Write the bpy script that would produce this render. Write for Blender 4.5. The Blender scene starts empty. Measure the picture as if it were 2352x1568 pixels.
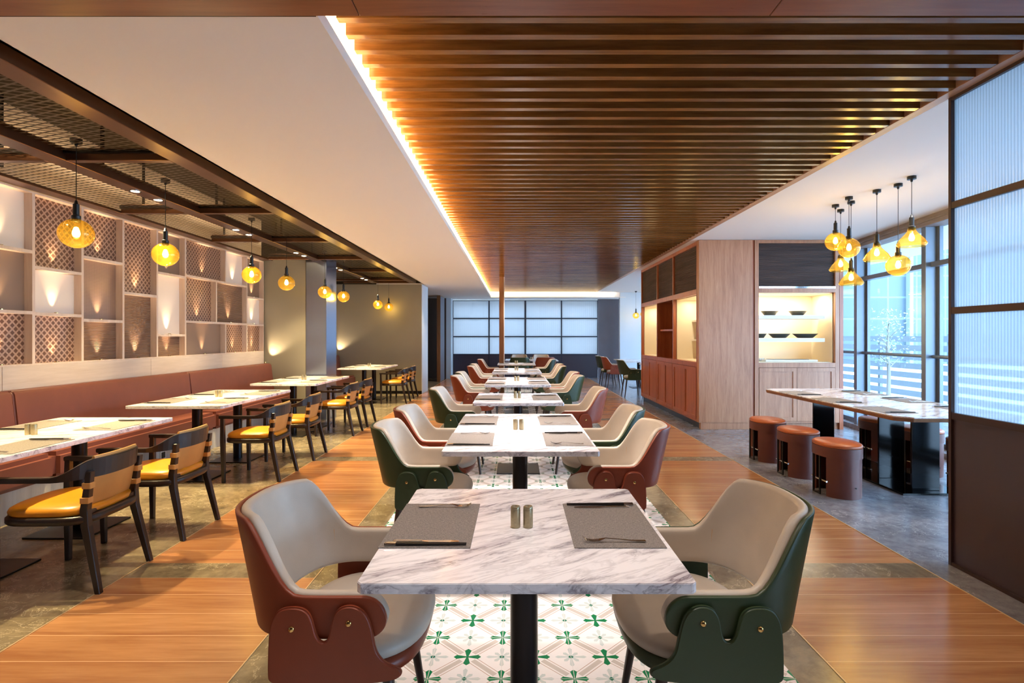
import bpy, bmesh, math, random
from mathutils import Vector, Matrix
random.seed(7)
C = bpy.context.scene.collection
PI = math.pi
# ------------------------------------------------------------------ materials
def srgb(h):
    h = h.lstrip('#'); v = [int(h[i:i+2], 16)/255 for i in (0, 2, 4)]
    return tuple((c/12.92 if c <= .04045 else ((c+.055)/1.055)**2.4) for c in v) + (1,)
class T:
    """small helper around a node tree"""
    def __init__(s, name):
        s.m = bpy.data.materials.new(name); s.m.use_nodes = True
        s.t = s.m.node_tree; s.t.nodes.clear()
        s.out = s.t.nodes.new('ShaderNodeOutputMaterial')
    def n(s, typ, **kw):
        nd = s.t.nodes.new('ShaderNode'+typ)
        for k, v in kw.items(): setattr(nd, k, v)
        return nd
    def put(s, sock, v):
        if v is None: return
        if isinstance(v, bpy.types.NodeSocket): s.t.links.new(v, sock)
        else: sock.default_value = v
    def math(s, op, a, b=None, c=None, clamp=False):
        nd = s.n('Math', operation=op); nd.use_clamp = clamp
        s.put(nd.inputs[0], a); s.put(nd.inputs[1], b); s.put(nd.inputs[2], c)
        return nd.outputs[0]
    def co(s, scale=(1, 1, 1), rot=(0, 0, 0), loc=(0, 0, 0), src='Object'):
        tc = s.n('TexCoord'); mp = s.n('Mapping')
        mp.inputs['Scale'].default_value = scale; mp.inputs['Rotation'].default_value = rot
        mp.inputs['Location'].default_value = loc
        s.t.links.new(tc.outputs[src], mp.inputs['Vector']); return mp.outputs[0]
    def noise(s, vec, scale, detail=4, rough=.55, dist=0):
        nd = s.n('TexNoise'); s.put(nd.inputs['Vector'], vec); nd.inputs['Scale'].default_value = scale
        nd.inputs['Detail'].default_value = detail; nd.inputs['Roughness'].default_value = rough
        nd.inputs['Distortion'].default_value = dist; return nd.outputs['Fac']
    def ramp(s, fac, stops):
        nd = s.n('ValToRGB'); e = nd.color_ramp.elements
        while len(e) < len(stops): e.new(.5)
        for i, (p, c) in enumerate(stops): e[i].position = p; e[i].color = c
        s.put(nd.inputs[0], fac); return nd.outputs[0]
    def mix(s, fac, a, b, mode='MIX'):
        nd = s.n('Mix', data_type='RGBA', blend_type=mode)
        s.put(nd.inputs[0], fac); s.put(nd.inputs[6], a); s.put(nd.inputs[7], b); return nd.outputs[2]
    def bump(s, h, strength=.3, dist=.01):
        nd = s.n('Bump'); nd.inputs['Strength'].default_value = strength
        nd.inputs['Distance'].default_value = dist; s.put(nd.inputs['Height'], h); return nd.outputs[0]
    def pr(s, color, rough=.5, metal=0, normal=None, spec=None, coat=0, trans=0, ior=None, emis=None, es=0, finish=True):
        p = s.n('BsdfPrincipled'); s.put(p.inputs['Base Color'], color); s.put(p.inputs['Roughness'], rough)
        s.put(p.inputs['Metallic'], metal)
        if normal is not None: s.put(p.inputs['Normal'], normal)
        if spec is not None: p.inputs['Specular IOR Level'].default_value = spec
        if coat: p.inputs['Coat Weight'].default_value = coat; p.inputs['Coat Roughness'].default_value = .08
        if trans: p.inputs['Transmission Weight'].default_value = trans
        if ior: p.inputs['IOR'].default_value = ior
        if emis: p.inputs['Emission Color'].default_value = emis; p.inputs['Emission Strength'].default_value = es
        if finish: s.t.links.new(p.outputs[0], s.out.inputs[0])
        return p.outputs[0]
def flat(name, h, rough=.5, metal=0, nz=0, nscale=40, **kw):
    t = T(name); c = srgb(h)
    if nz:
        f = t.noise(t.co(), nscale, 3)
        col = t.ramp(f, [(.3, tuple(x*(1-nz) for x in c[:3])+(1,)), (.7, tuple(min(1, x*(1+nz)) for x in c[:3])+(1,))])
    else: col = c
    t.pr(col, rough, metal, **kw); return t.m
def leather(name, h, rough=.42):
    t = T(name); c = srgb(h); v = t.co()
    f = t.noise(v, 9, 3); col = t.ramp(f, [(.3, tuple(x*.9 for x in c[:3])+(1,)), (.7, c)])
    g = t.noise(v, 260, 3, .6); t.pr(col, rough, 0, t.bump(g, .12, .002)); return t.m
def wood(name, dark, light, axis='X', rough=.38, gs=1.0, planks=None, coat=0):
    t = T(name); sc = {'X': (.7, 9, 9), 'Y': (9, .7, 9), 'Z': (9, 9, .7)}[axis]
    v = t.co(tuple(k*gs for k in sc))
    f = t.noise(v, 1.6, 6, .62, .6); f2 = t.noise(v, 9, 4, .6)
    f = t.math('ADD', t.math('MULTIPLY', f, .72), t.math('MULTIPLY', f2, .28))
    col = t.ramp(f, [(.32, srgb(dark)), (.68, srgb(light))]); rg = t.math('ADD', t.math('MULTIPLY', f2, .12), rough-.06)
    nrm = t.bump(f2, .05, .003)
    if planks:
        axis2, w, off, seam = planks
        sp = t.n('SeparateXYZ'); tc = t.n('TexCoord'); t.t.links.new(tc.outputs['Object'], sp.inputs[0])
        k = t.math('DIVIDE', t.math('SUBTRACT', sp.outputs[axis2], off), w)
        fl = t.math('FLOOR', k); fr = t.math('FRACT', k)
        wn = t.n('TexWhiteNoise', noise_dimensions='1D'); t.put(wn.inputs['W'], fl)
        col = t.mix(t.math('MULTIPLY', wn.outputs[0], .5), col, srgb(dark), 'MULTIPLY') if False else t.mix(t.math('MULTIPLY', wn.outputs[0], .45), col, srgb(dark))
        e = t.math('MINIMUM', fr, t.math('SUBTRACT', 1.0, fr)); ln = t.math('LESS_THAN', e, .013)
        col = t.mix(t.math('MULTIPLY', ln, .75), col, srgb(seam))
    t.pr(col, rg, 0, nrm, coat=coat); return t.m
def stone(name, a, b, vein, rough=.16, sc=1.0):
    t = T(name); v = t.co()
    f = t.noise(v, 3.2*sc, 8, .68, .8); f2 = t.noise(v, 14*sc, 6, .7)
    f = t.math('ADD', t.math('MULTIPLY', f, .6), t.math('MULTIPLY', f2, .4))
    col = t.ramp(f, [(.36, srgb(a)), (.62, srgb(b))])
    w = t.noise(t.co(rot=(0, 0, .7)), 5*sc, 9, .7, 1.6)
    r = t.math('ABSOLUTE', t.math('SUBTRACT', w, .5)); ln = t.math('LESS_THAN', r, .008)
    ms = t.math('GREATER_THAN', t.noise(v, 2.4*sc, 3), .52)
    col = t.mix(t.math('MULTIPLY', t.math('MULTIPLY', ln, ms), .6), col, srgb(vein))
    t.pr(col, t.math('ADD', rough, t.math('MULTIPLY', f2, .1)), 0, None); return t.m
def marble(name):
    t = T(name); mp = t.n('Mapping'); mp.inputs['Scale'].default_value = (2.6, 12.5, 12.5); t.t.links.new(t.co((1, 1, 1), (0, 0, -.55)), mp.inputs['Vector']); v = mp.outputs[0]
    f = t.noise(v, 1.5, 8, .62, .9); r = t.math('ABSOLUTE', t.math('SUBTRACT', f, .5))
    v1 = t.ramp(r, [(.0, (1, 1, 1, 1)), (.05, (0, 0, 0, 1))])
    big = t.noise(v, 1.1, 5, .6, .4); v2 = t.ramp(big, [(.46, (0, 0, 0, 1)), (.68, (1, 1, 1, 1))])
    col = t.mix(t.math('MULTIPLY', v2, .6), srgb('#ece7e8'), srgb('#9c919c'))
    col = t.mix(t.math('MULTIPLY', v1, t.math('MULTIPLY', t.math('ADD', v2, .35), .7)), col, srgb('#6c6068'))
    t.pr(col, .14); return t.m
def tiles(name, x0, y0, s):
    t = T(name); tc = t.n('TexCoord'); sp = t.n('SeparateXYZ'); t.t.links.new(tc.outputs['Object'], sp.inputs[0])
    x = t.math('DIVIDE', t.math('SUBTRACT', sp.outputs[0], x0), s); y = t.math('DIVIDE', t.math('SUBTRACT', sp.outputs[1], y0), s)
    p = t.math('ADD', x, y); q = t.math('SUBTRACT', x, y)
    def near(a): return t.math('SUBTRACT', a, t.math('ROUND', a))
    fp, fq = near(p), near(q); gp, gq = near(t.math('ADD', p, .5)), near(t.math('ADD', q, .5))
    ap, aq = t.math('ABSOLUTE', fp), t.math('ABSOLUTE', fq)
    def xy(a, b):
        return (t.math('ABSOLUTE', t.math('MULTIPLY', t.math('ADD', a, b), .5)), t.math('ABSOLUTE', t.math('MULTIPLY', t.math('SUBTRACT', a, b), .5)))
    def arm(along, across, L, base, grow, tip):
        w = t.math('MINIMUM', t.math('ADD', t.math('MULTIPLY', along, grow), base), t.math('MULTIPLY', t.math('SUBTRACT', L, along), tip))
        return t.math('LESS_THAN', across, w)
    def band(a, b):
        inner = t.math('LESS_THAN', a, .055)
        line = t.math('LESS_THAN', t.math('ABSOLUTE', t.math('SUBTRACT', a, .1)), .009)
        far = t.math('GREATER_THAN', b, .17)
        return t.math('MULTIPLY', inner, far), t.math('MULTIPLY', line, far)
    b1, l1 = band(ap, aq); b2, l2 = band(aq, ap)
    bandm = t.math('MAXIMUM', b1, b2); linem = t.math('MAXIMUM', l1, l2)
    dx, dy = xy(fp, fq)
    cross = t.math('MAXIMUM', arm(dx, dy, .2, .012, .24, 1.1), arm(dy, dx, .2, .012, .24, 1.1))
    sx, sy = xy(gp, gq)
    star = t.math('MAXIMUM', arm(sx, sy, .23, .008, .13, .8), arm(sy, sx, .23, .008, .13, .8))
    d1 = t.math('MULTIPLY', t.math('ADD', sx, sy), .707); d2 = t.math('ABSOLUTE', t.math('MULTIPLY', t.math('SUBTRACT', sx, sy), .707))
    star = t.math('MAXIMUM', star, arm(d1, d2, .15, .008, .2, 1.0))
    dia = t.math('LESS_THAN', t.math('ADD', sx, sy), .042)
    col = t.mix(bandm, srgb('#efe9e6'), srgb('#c9beb4')); col = t.mix(linem, col, srgb('#c2a99a'))
    col = t.mix(star, col, srgb('#c8cfcb')); col = t.mix(cross, col, srgb('#1c7a4c')); col = t.mix(dia, col, srgb('#1d6b52'))
    gr = t.math('MINIMUM', t.math('ABSOLUTE', near(x)), t.math('ABSOLUTE', near(y)))
    col = t.mix(t.math('LESS_THAN', gr, .004), col, srgb('#e2dcd8'))
    t.pr(col, .2); return t.m
def amber(name):
    t = T(name); lw = t.n('LayerWeight'); lw.inputs[0].default_value = .35
    tr = t.n('BsdfTransparent'); f = t.noise(t.co((1, 1, 3)), 9, 2)
    c = t.ramp(f, [(.3, (.97, .78, .26, 1)), (.7, (1.0, .88, .42, 1))]); edge = t.mix(lw.outputs['Facing'], c, (.88, .56, .10, 1))
    t.put(tr.inputs[0], edge); gl = t.n('BsdfGlossy'); gl.inputs['Roughness'].default_value = .08; gl.inputs[0].default_value = (1, .85, .5, 1)
    df = t.n('BsdfTranslucent'); df.inputs[0].default_value = (1, .62, .1, 1)
    m0 = t.n('MixShader'); m0.inputs[0].default_value = .06; t.t.links.new(tr.outputs[0], m0.inputs[1]); t.t.links.new(df.outputs[0], m0.inputs[2])
    l2 = t.n('LayerWeight'); l2.inputs[0].default_value = .5; m1 = t.n('MixShader'); t.put(m1.inputs[0], t.math('ADD', .05, t.math('MULTIPLY', .8, t.math('POWER', l2.outputs['Facing'], 4))))
    t.t.links.new(m0.outputs[0], m1.inputs[1]); t.t.links.new(gl.outputs[0], m1.inputs[2]); t.t.links.new(m1.outputs[0], t.out.inputs[0]); return t.m
def clearglass(name, tint=(.9, .97, 1, 1), gloss=1.0):
    t = T(name); tr = t.n('BsdfTransparent'); tr.inputs[0].default_value = tint
    gl = t.n('BsdfGlossy'); gl.inputs['Roughness'].default_value = .02; l2 = t.n('LayerWeight'); l2.inputs[0].default_value = .5
    m1 = t.n('MixShader'); t.put(m1.inputs[0], t.math('MULTIPLY', gloss, t.math('ADD', .04, t.math('MULTIPLY', .9, t.math('POWER', l2.outputs['Facing'], 5))))); t.t.links.new(tr.outputs[0], m1.inputs[1])
    t.t.links.new(gl.outputs[0], m1.inputs[2]); t.t.links.new(m1.outputs[0], t.out.inputs[0]); return t.m
def ribbed(name):
    t = T(name); tc = t.n('TexCoord'); sp = t.n('SeparateXYZ'); t.t.links.new(tc.outputs['Object'], sp.inputs[0])
    h = t.math('SINE', t.math('MULTIPLY', t.math('ADD', sp.outputs[0], sp.outputs[1]), 330)); nb = t.bump(h, .5, .003)
    v = t.math('ADD', .40, t.math('MULTIPLY', h, .07)); cc = t.n('CombineColor'); t.put(cc.inputs[0], t.math('MULTIPLY', v, .86)); t.put(cc.inputs[1], t.math('MULTIPLY', v, .93)); t.put(cc.inputs[2], v)
    tl = t.n('BsdfTranslucent'); t.put(tl.inputs[0], cc.outputs[0]); t.put(tl.inputs['Normal'], nb)
    gl = t.n('BsdfGlossy'); gl.inputs['Roughness'].default_value = .25; t.put(gl.inputs['Normal'], nb)
    tr = t.n('BsdfTransparent'); ms = t.n('MixShader'); ms.inputs[0].default_value = .12
    t.t.links.new(tl.outputs[0], ms.inputs[1]); t.t.links.new(tr.outputs[0], ms.inputs[2])
    m1 = t.n('MixShader'); m1.inputs[0].default_value = .06; t.t.links.new(ms.outputs[0], m1.inputs[1]); t.t.links.new(gl.outputs[0], m1.inputs[2])
    t.t.links.new(m1.outputs[0], t.out.inputs[0]); return t.m
def expanded(name):
    t = T(name); tc = t.n('TexCoord'); sp = t.n('SeparateXYZ'); t.t.links.new(tc.outputs['Object'], sp.inputs[0])
    a = t.math('DIVIDE', sp.outputs[0], .07); b = t.math('DIVIDE', sp.outputs[1], .026)
    def tri(v): return t.math('ABSOLUTE', t.math('SUBTRACT', t.math('FRACT', v), .5))
    p = tri(t.math('MULTIPLY', t.math('ADD', a, b), .5)); q = tri(t.math('MULTIPLY', t.math('SUBTRACT', a, b), .5))
    hole = t.math('GREATER_THAN', t.math('MINIMUM', p, q), .13)
    bs = t.pr(srgb('#54483a'), .4, .7, finish=False); tr = t.n('BsdfTransparent'); m = t.n('MixShader')
    t.put(m.inputs[0], hole); t.t.links.new(bs, m.inputs[1]); t.t.links.new(tr.outputs[0], m.inputs[2]); t.t.links.new(m.outputs[0], t.out.inputs[0]); return t.m
def weave(name, kind):
    t = T(name); tc = t.n('TexCoord'); sp = t.n('SeparateXYZ'); t.t.links.new(tc.outputs['Object'], sp.inputs[0])
    y, z = sp.outputs[1], sp.outputs[2]
    if kind == 'diamond':
        w = .062; a = t.math('DIVIDE', t.math('ADD', y, z), w); b = t.math('DIVIDE', t.math('SUBTRACT', y, z), w)
        def st(v): return t.math('LESS_THAN', t.math('FRACT', v), .32)
        h = t.math('MAXIMUM', st(a), st(b)); h2 = t.math('MULTIPLY', st(a), st(b)); hh = t.math('ADD', h, t.math('MULTIPLY', h2, .6))
        col = t.mix(h, srgb('#6d4c3a'), srgb('#b8947d'))
    elif kind == 'fine':
        a = t.math('FRACT', t.math('DIVIDE', z, .014)); b = t.math('FRACT', t.math('DIVIDE', y, .014))
        hh = t.math('MAXIMUM', t.math('LESS_THAN', a, .4), t.math('LESS_THAN', b, .4)); col = t.mix(hh, srgb('#6f5140'), srgb('#ab8b78'))
    else:
        hh = t.math('SINE', t.math('MULTIPLY', z, 420)); col = t.mix(t.math('MULTIPLY', t.math('ADD', hh, 1), .5), srgb('#7c5e4e'), srgb('#a98a78'))
    t.pr(col, .32, .25, t.bump(hh, .8, .006)); return t.m
def matweave(name):
    t = T(name); v = t.co((1, 1, 1)); f = t.noise(t.co((500, 90, 1)), 1, 2); g = t.noise(t.co((90, 500, 1)), 1, 2)
    s = t.math('ADD', t.math('MULTIPLY', f, .5), t.math('MULTIPLY', g, .5))
    t.pr(t.ramp(s, [(.38, srgb('#5b5451')), (.62, srgb('#8f857e'))]), .6, 0, t.bump(s, .4, .002)); return t.m
def emit(name, h, s):
    t = T(name); e = t.n('Emission'); e.inputs[0].default_value = srgb(h); e.inputs[1].default_value = s
    t.t.links.new(e.outputs[0], t.out.inputs[0]); return t.m
def facade(name):
    t = T(name); b = t.n('TexBrick'); t.put(b.inputs['Vector'], t.co((1, 1, 1), (PI/2, 0, 0)))
    b.offset = 0; b.inputs['Color1'].default_value = srgb('#42525a'); b.inputs['Color2'].default_value = srgb('#3b4b54'); b.inputs['Mortar'].default_value = srgb('#596a72')
    b.inputs['Scale'].default_value = 1; b.inputs['Brick Width'].default_value = 1.6; b.inputs['Row Height'].default_value = 1.2; b.inputs['Mortar Size'].default_value = .05
    t.pr(b.outputs[0], .4); return t.m

M = dict(
 red=leather('rust_leather', '#84371c'), green=leather('green_leather', '#2d3c20'), cream=leather('pale_leather', '#c2b4a4', .42),
 tan=leather('tan_leather', '#d29a55', .4), yellow=leather('yellow_leather', '#d98d1c', .3), ban=leather('banquette_leather', '#754034', .42),
 stoolred=leather('stool_leather', '#63332a', .4), stooltop=leather('stool_seat_leather', '#b05a2c', .35),
 darkwood=wood('dark_wood', '#1f1512', '#33231e', 'Z', .32), leg=wood('leg_wood', '#241713', '#3c2721', 'Z', .35),
 marble=marble('veined_marble'), metal=flat('dark_metal', '#2c2a2c', .28, .9), black=flat('gloss_black', '#0a0c0d', .08, .3),
 bronze=flat('bronze', '#6b4b39', .3, .85, nz=.12, nscale=6), chrome=flat('chrome', '#d8d8d8', .12, 1), brass=flat('brass', '#c9a66a', .2, 1),
 shaker=flat('shaker_metal', '#a39678', .35, .7, nz=.1, nscale=120), steel=flat('steel', '#c9c6c4', .16, 1), blackstick=flat('black_lacquer', '#1a1717', .25),
 mat=matweave('placemat_weave'), amber=amber('amber_glass'), bulb=emit('bulb', '#ffdf9c', 20), socket=flat('socket_black', '#191818', .4, .2),
 white=flat('white_plaster', '#e6e0db', .85), niche=flat('niche_paint', '#d9c6b6', .6), cove=flat('cove_white', '#efe9e2', .8),
 grey=flat('grey_wall', '#8f8674', .55, nz=.03, nscale=2), void=flat('void_black', '#3a3024', .9), duct=flat('duct', '#4a4238', .7),
 steelcol=flat('brushed_column', '#a4b3d0', .25, .95), paleblue=flat('pale_wall', '#cdd6de', .7), greyblue=flat('slate_wall', '#6d6b74', .6, nz=.05, nscale=3),
 darkbrown=flat('dark_brown_wall', '#4a3b33', .6), framebrown=flat('brown_frame', '#3e2a28', .4, .3), plum=flat('plum_panel', '#42333b', .35, .1, nz=.04, nscale=5),
 navyframe=flat('dark_frame', '#2b3040', .4, .3), navy=flat('dark_lower_panel', '#37303c', .4),
 slat=wood('slat_wood', '#5c391c', '#946535', 'X', .18), slatedge=wood('border_wood', '#9b6f50', '#bd9170', 'Y', .4),
 soffit=wood('soffit_wood', '#6e3a26', '#93563c', 'X', .3), cab=wood('cabinet_wood', '#8d492d', '#b26845', 'Z', .35), cabpanel=wood('veneer_panel', '#a06a4c', '#c49270', 'Z', .4, 1.4),
 postwood=wood('post_wood', '#6f4526', '#8d5f3c', 'Z', .4), palewood=wood('pale_wood', '#c6ab98', '#dcc7b6', 'Z', .5, .8), stripwood=wood('strip_wood', '#bda693', '#d3bfae', 'Y', .5, .8),
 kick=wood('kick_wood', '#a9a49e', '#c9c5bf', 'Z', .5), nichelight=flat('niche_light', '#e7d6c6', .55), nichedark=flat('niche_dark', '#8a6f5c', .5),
 diamond=weave('diamond_weave', 'diamond'), fine=weave('fine_weave', 'fine'), reed=weave('reed', 'reed'),
 lining=flat('cream_lining', '#f1e3c8', .7), shelf=flat('shelf_white', '#e6e1da', .5), bowl=flat('dark_bowl', '#3a3c36', .3), blind=wood('blind_wood', '#33241f', '#544039', 'X', .8),
 planks=wood('floor_planks', '#955f3c', '#c99464', 'X', .22, .7, planks=(1, .2, 3.104, '#e3b88c')),
 stone=stone('brown_stone', '#5f5444', '#95856a', '#cfc0a2'), rstone=stone('grey_stone', '#5c5b62', '#8e8c92', '#bcb9b9'), tile=tiles('patterned_tile', -.958, 2.487, .3),
 glass=clearglass('window_glass', (.86, .95, 1, 1)), rib=ribbed('ribbed_glass'), mesh=expanded('expanded_mesh'), mull=flat('mullion_metal', '#77828f', .4, .5),
 lamp=emit('downlight_face', '#ffe9c4', 18), led=emit('led_strip', '#ffb54a', 14), outbuild=facade('facade'), outwhite=flat('white_boards', '#707b81', .7), outground=flat('paving', '#c4ccd0', .9, nz=.08, nscale=3),
 bark=flat('bark', '#8d8a84', .9), leaf=flat('leaf', '#7f957c', .7, nz=.2), header=wood('header_wood', '#6f6664', '#948884', 'Y', .7, 3), clear=clearglass('clear_shield', (.93, .96, 1, 1), .8),
)
# ------------------------------------------------------------------ mesh helpers
class MB:
    def __init__(s): s.v = []; s.f = []; s.mi = []; s.cur = 0
    def add(s, vs, fs):
        o = len(s.v); s.v += [tuple(p) for p in vs]; s.f += [tuple(i+o for i in f) for f in fs]; s.mi += [s.cur]*len(fs); return s
    def box(s, x0, x1, y0, y1, z0, z1):
        vs = [(x, y, z) for x in (x0, x1) for y in (y0, y1) for z in (z0, z1)]
        return s.add(vs, [(0, 1, 3, 2), (4, 6, 7, 5), (0, 4, 5, 1), (2, 3, 7, 6), (0, 2, 6, 4), (1, 5, 7, 3)])
    def quad(s, *p): return s.add(p, [tuple(range(len(p)))])
    def lathe(s, prof, n=24, cx=0, cy=0, sx=1, sy=1, cap=True):
        vs = []; fs = []
        for r, z in prof:
            for k in range(n): a = 2*PI*k/n; vs.append((cx+r*sx*math.cos(a), cy+r*sy*math.sin(a), z))
        for i in range(len(prof)-1):
            for k in range(n): k2 = (k+1) % n; fs.append((i*n+k, i*n+k2, (i+1)*n+k2, (i+1)*n+k))
        if cap:
            if prof[0][0] > 1e-5: fs.append(tuple(range(n-1, -1, -1)))
            if prof[-1][0] > 1e-5: fs.append(tuple((len(prof)-1)*n+k for k in range(n)))
        return s.add(vs, fs)
    def tube(s, pts, rad, n=10):
        pts = [Vector(p) for p in pts]; rad = rad if isinstance(rad, (list, tuple)) else [rad]*len(pts); loops = []
        for i, p in enumerate(pts):
            d = (pts[min(i+1, len(pts)-1)]-pts[max(i-1, 0)]).normalized()
            u = d.cross(Vector((0, 0, 1)) if abs(d.z) < .9 else Vector((1, 0, 0))).normalized(); w = d.cross(u)
            loops.append([p+(u*math.cos(2*PI*k/n)+w*math.sin(2*PI*k/n))*rad[i] for k in range(n)])
        return s.loops(loops)
    def loops(s, loops, cap=True):
        n = len(loops[0]); vs = [p for l in loops for p in l]; fs = []
        for i in range(len(loops)-1):
            for k in range(n): k2 = (k+1) % n; fs.append((i*n+k, i*n+k2, (i+1)*n+k2, (i+1)*n+k))
        if cap: fs.append(tuple(range(n-1, -1, -1))); fs.append(tuple((len(loops)-1)*n+k for k in range(n)))
        return s.add(vs, fs)
    def prism(s, outline, f0, f1):
        a = [f0(p) for p in outline]; b = [f1(p) for p in outline]; return s.loops([a, b])
    def build(s, name, mat, parent=None, bevel=0, smooth=False, seg=2, loc=None):
        me = bpy.data.meshes.new(name); me.from_pydata(s.v, [], s.f)
        mats = mat if isinstance(mat, list) else [mat]
        for m in mats: me.materials.append(m)
        if len(mats) > 1:
            for p, i in zip(me.polygons, s.mi): p.material_index = i
        bm = bmesh.new(); bm.from_mesh(me)
        if bevel:
            bm.normal_update()
            es = [e for e in bm.edges if len(e.link_faces) == 2 and e.calc_face_angle() > .6]
            bmesh.ops.bevel(bm, geom=es, offset=bevel, segments=seg, affect='EDGES', clamp_overlap=True)
        bmesh.ops.recalc_face_normals(bm, faces=bm.faces); bm.to_mesh(me); bm.free()
        if smooth or bevel:
            me.shade_smooth() if smooth else None
            try:
                if smooth is True: me.set_sharp_from_angle(angle=math.radians(50))
            except Exception: pass
        o = bpy.data.objects.new(name, me); C.objects.link(o)
        if parent: o.parent = parent
        if loc: o.location = loc
        return o
def tag(o, label, cat, group=None, kind=None):
    o['label'] = label; o['category'] = cat
    if group: o['group'] = group
    if kind: o['kind'] = kind
    return o
def thing(name, label, cat, loc=(0, 0, 0), rz=0, group=None):
    o = bpy.data.objects.new(name, None); o.empty_display_size = .1; C.objects.link(o)
    o.location = loc; o.rotation_euler = (0, 0, rz); return tag(o, label, cat, group)
def struct(o): o['kind'] = 'structure'; return o
def dup(root, loc, rz, label, group=None):
    def cp(o, par):
        c = o.copy(); C.objects.link(c)
        if par: c.parent = par
        for ch in list(o.children): cp(ch, c)
        return c
    r = cp(root, None); r.location = loc; r.rotation_euler = (0, 0, rz); r['label'] = label
    if group: r['group'] = group
    return r
USED = set()
def place(proto, loc, rz, label, group=None):
    if proto.name not in USED:
        USED.add(proto.name); proto.location = loc; proto.rotation_euler = (0, 0, rz); proto['label'] = label
        if group: proto['group'] = group
        return proto
    return dup(proto, loc, rz, label, group)
def light(kind, name, loc, energy, color, parent=None, **kw):
    l = bpy.data.lights.new(name, kind); l.energy = energy; l.color = color
    for k, v in kw.items():
        if k != 'rot': setattr(l, k, v)
    o = bpy.data.objects.new(name, l); C.objects.link(o); o.location = loc
    if 'rot' in kw: o.rotation_euler = kw['rot']
    if parent: o.parent = parent
    return o
WARM = (1, .72, .42); WARM2 = (1, .80, .42); COOL = (.72, .84, 1)
sm = lambda a, b, x: (lambda t: t*t*(3-2*t))(max(0, min(1, (x-a)/(b-a))))
def sellipse(a, b, n=40, e=2.6, cx=0, cy=0):
    out = []
    for k in range(n):
        t = 2*PI*k/n; c, s_ = math.cos(t), math.sin(t)
        out.append((cx+a*abs(c)**(2/e)*(1 if c >= 0 else -1), cy+b*abs(s_)**(2/e)*(1 if s_ >= 0 else -1)))
    return out

# ------------------------------------------------------------------ setting: floor
fl = MB(); FY0, FY1 = -3.2, 18.4
def rect(x0, x1, y0, y1, mi, z=0): fl.cur = mi; fl.quad((x0, y0, z), (x1, y0, z), (x1, y1, z), (x0, y1, z))
bands = [(3.104+2.93*k, 3.305+2.93*k) for k in range(-2, 6)]
rect(-5.0, -2.27, FY0, FY1, 0)
for (x0, x1) in ((-2.27, -1.155), (1.33, 2.453)):
    y = FY0
    for a, b in bands:
        if a > FY1-.2: break
        rect(x0, x1, y, a, 1); rect(x0, x1, a, b, 0); y = b
    rect(x0, x1, y, FY1, 1)
rect(-1.155, -.958, FY0, FY1, 0); rect(1.141, 1.33, FY0, FY1, 0); rect(-.958, 1.141, FY0, FY1, 2)
rect(2.453, 7.2, FY0, FY1, 3)
struct(fl.build('floor', [M['stone'], M['planks'], M['tile'], M['rstone']]))
# thin metal strips edging the wooden floor
t1 = MB()
for x in (-2.27, -1.155, 1.33, 2.453): t1.box(x-.003, x+.003, FY0, FY1, 0, .0025)
struct(t1.build('trim_4', flat('edge_strip', '#d9b98c', .35, .4)))
# ------------------------------------------------------------------ setting: ceilings
ZS, ZR = 2.68, 2.85
c = MB()
c.box(-2.255, -.83, 2.16, 17.6, ZS, ZS+.02); c.box(-.83, -.795, 2.16, 17.6, ZS, ZS+.055); c.box(-2.255, -2.235, 2.16, 13.17, ZS, ZS+.5)
c.box(-3.4, 3.62, 17.6, 18.5, ZS, ZS+.02); c.box(-3.4, -2.255, 13.17, 17.6, ZS, ZS+.02)
struct(c.build('ceiling', M['white']))
c = MB(); c.box(2.66, 7.2, 2.14, 17.75, ZR, ZR+.05); c.box(2.66, 7.2, -3.2, 2.14, ZR, ZR+.05); struct(c.build('ceiling', M['white']))
c = MB(); c.box(-1.25, 2.66, 2.14, 17.75, 3.07, 3.12); c.box(-1.3, -1.25, 2.14, 17.7, ZS+.02, 3.12); c.box(-1.3, 3.62, 17.64, 17.68, ZS+.02, 3.12)
struct(c.build('ceiling', M['cove']))
c = MB(); c.box(-4.75, -2.24, -3.2, 13.3, 3.35, 3.4); c.box(-4.8, -4.75, -3.2, 13.3, 2.72, 3.4); c.box(-2.24, -2.2, -3.2, 13.3, 2.78, 3.4)
struct(c.build('ceiling', M['void']))
c = MB(); c.box(-5.1, 7.4, -3.2, 18.6, 3.45, 3.6); c.box(-5.1, -4.8, -3.2, 18.6, 0, 3.45); c.box(-4.75, -2.2, 13.2, 13.3, ZS, 3.4); c.box(-5, 7.4, 18.5, 18.6, ZS, 3.45); c.box(-5.1, -3.45, 13.3, 18.6, 0, 3.45); c.box(-5.1, -2.25, 18.05, 18.6, 0, 3.45); struct(c.build('ceiling', M['void']))
w = MB(); w.box(-5.1, 7.4, -3.3, -3.2, 0, 3.45); struct(w.build('wall_front', M['darkbrown']))  # unseen rear wall, added dark to keep light off the slat faces
w = MB(); w.box(-7, 9, 20.2, 20.3, -.1, 3.3); w.box(-7, 9, 18.6, 20.2, -.1, 0); w.box(-7, 9, 19.3, 20.2, 3.2, 3.3); struct(w.build('wall_back', M['white']))  # unseen corridor shell, added to dim daylight behind the frosted panes
# wood-clad soffit above the camera, with two open joints
c = MB()
for a, b in ((-5.0, -2.24), (-2.235, -.6185), (-.6155, 1.0055), (1.0085, 2.62), (2.625, 5.5)): c.box(a, b, -3.2, 2.13, 2.66, 2.84)
struct(c.build('trim_1', M['soffit'], bevel=.002, seg=1))
c = MB(); c.box(-5.0, -.8, 2.13, 2.16, 2.675, 2.8); struct(c.build('shadow_gap_strip', M['framebrown']))  # dark strip standing in for the shade of the gap behind the soffit
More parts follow.
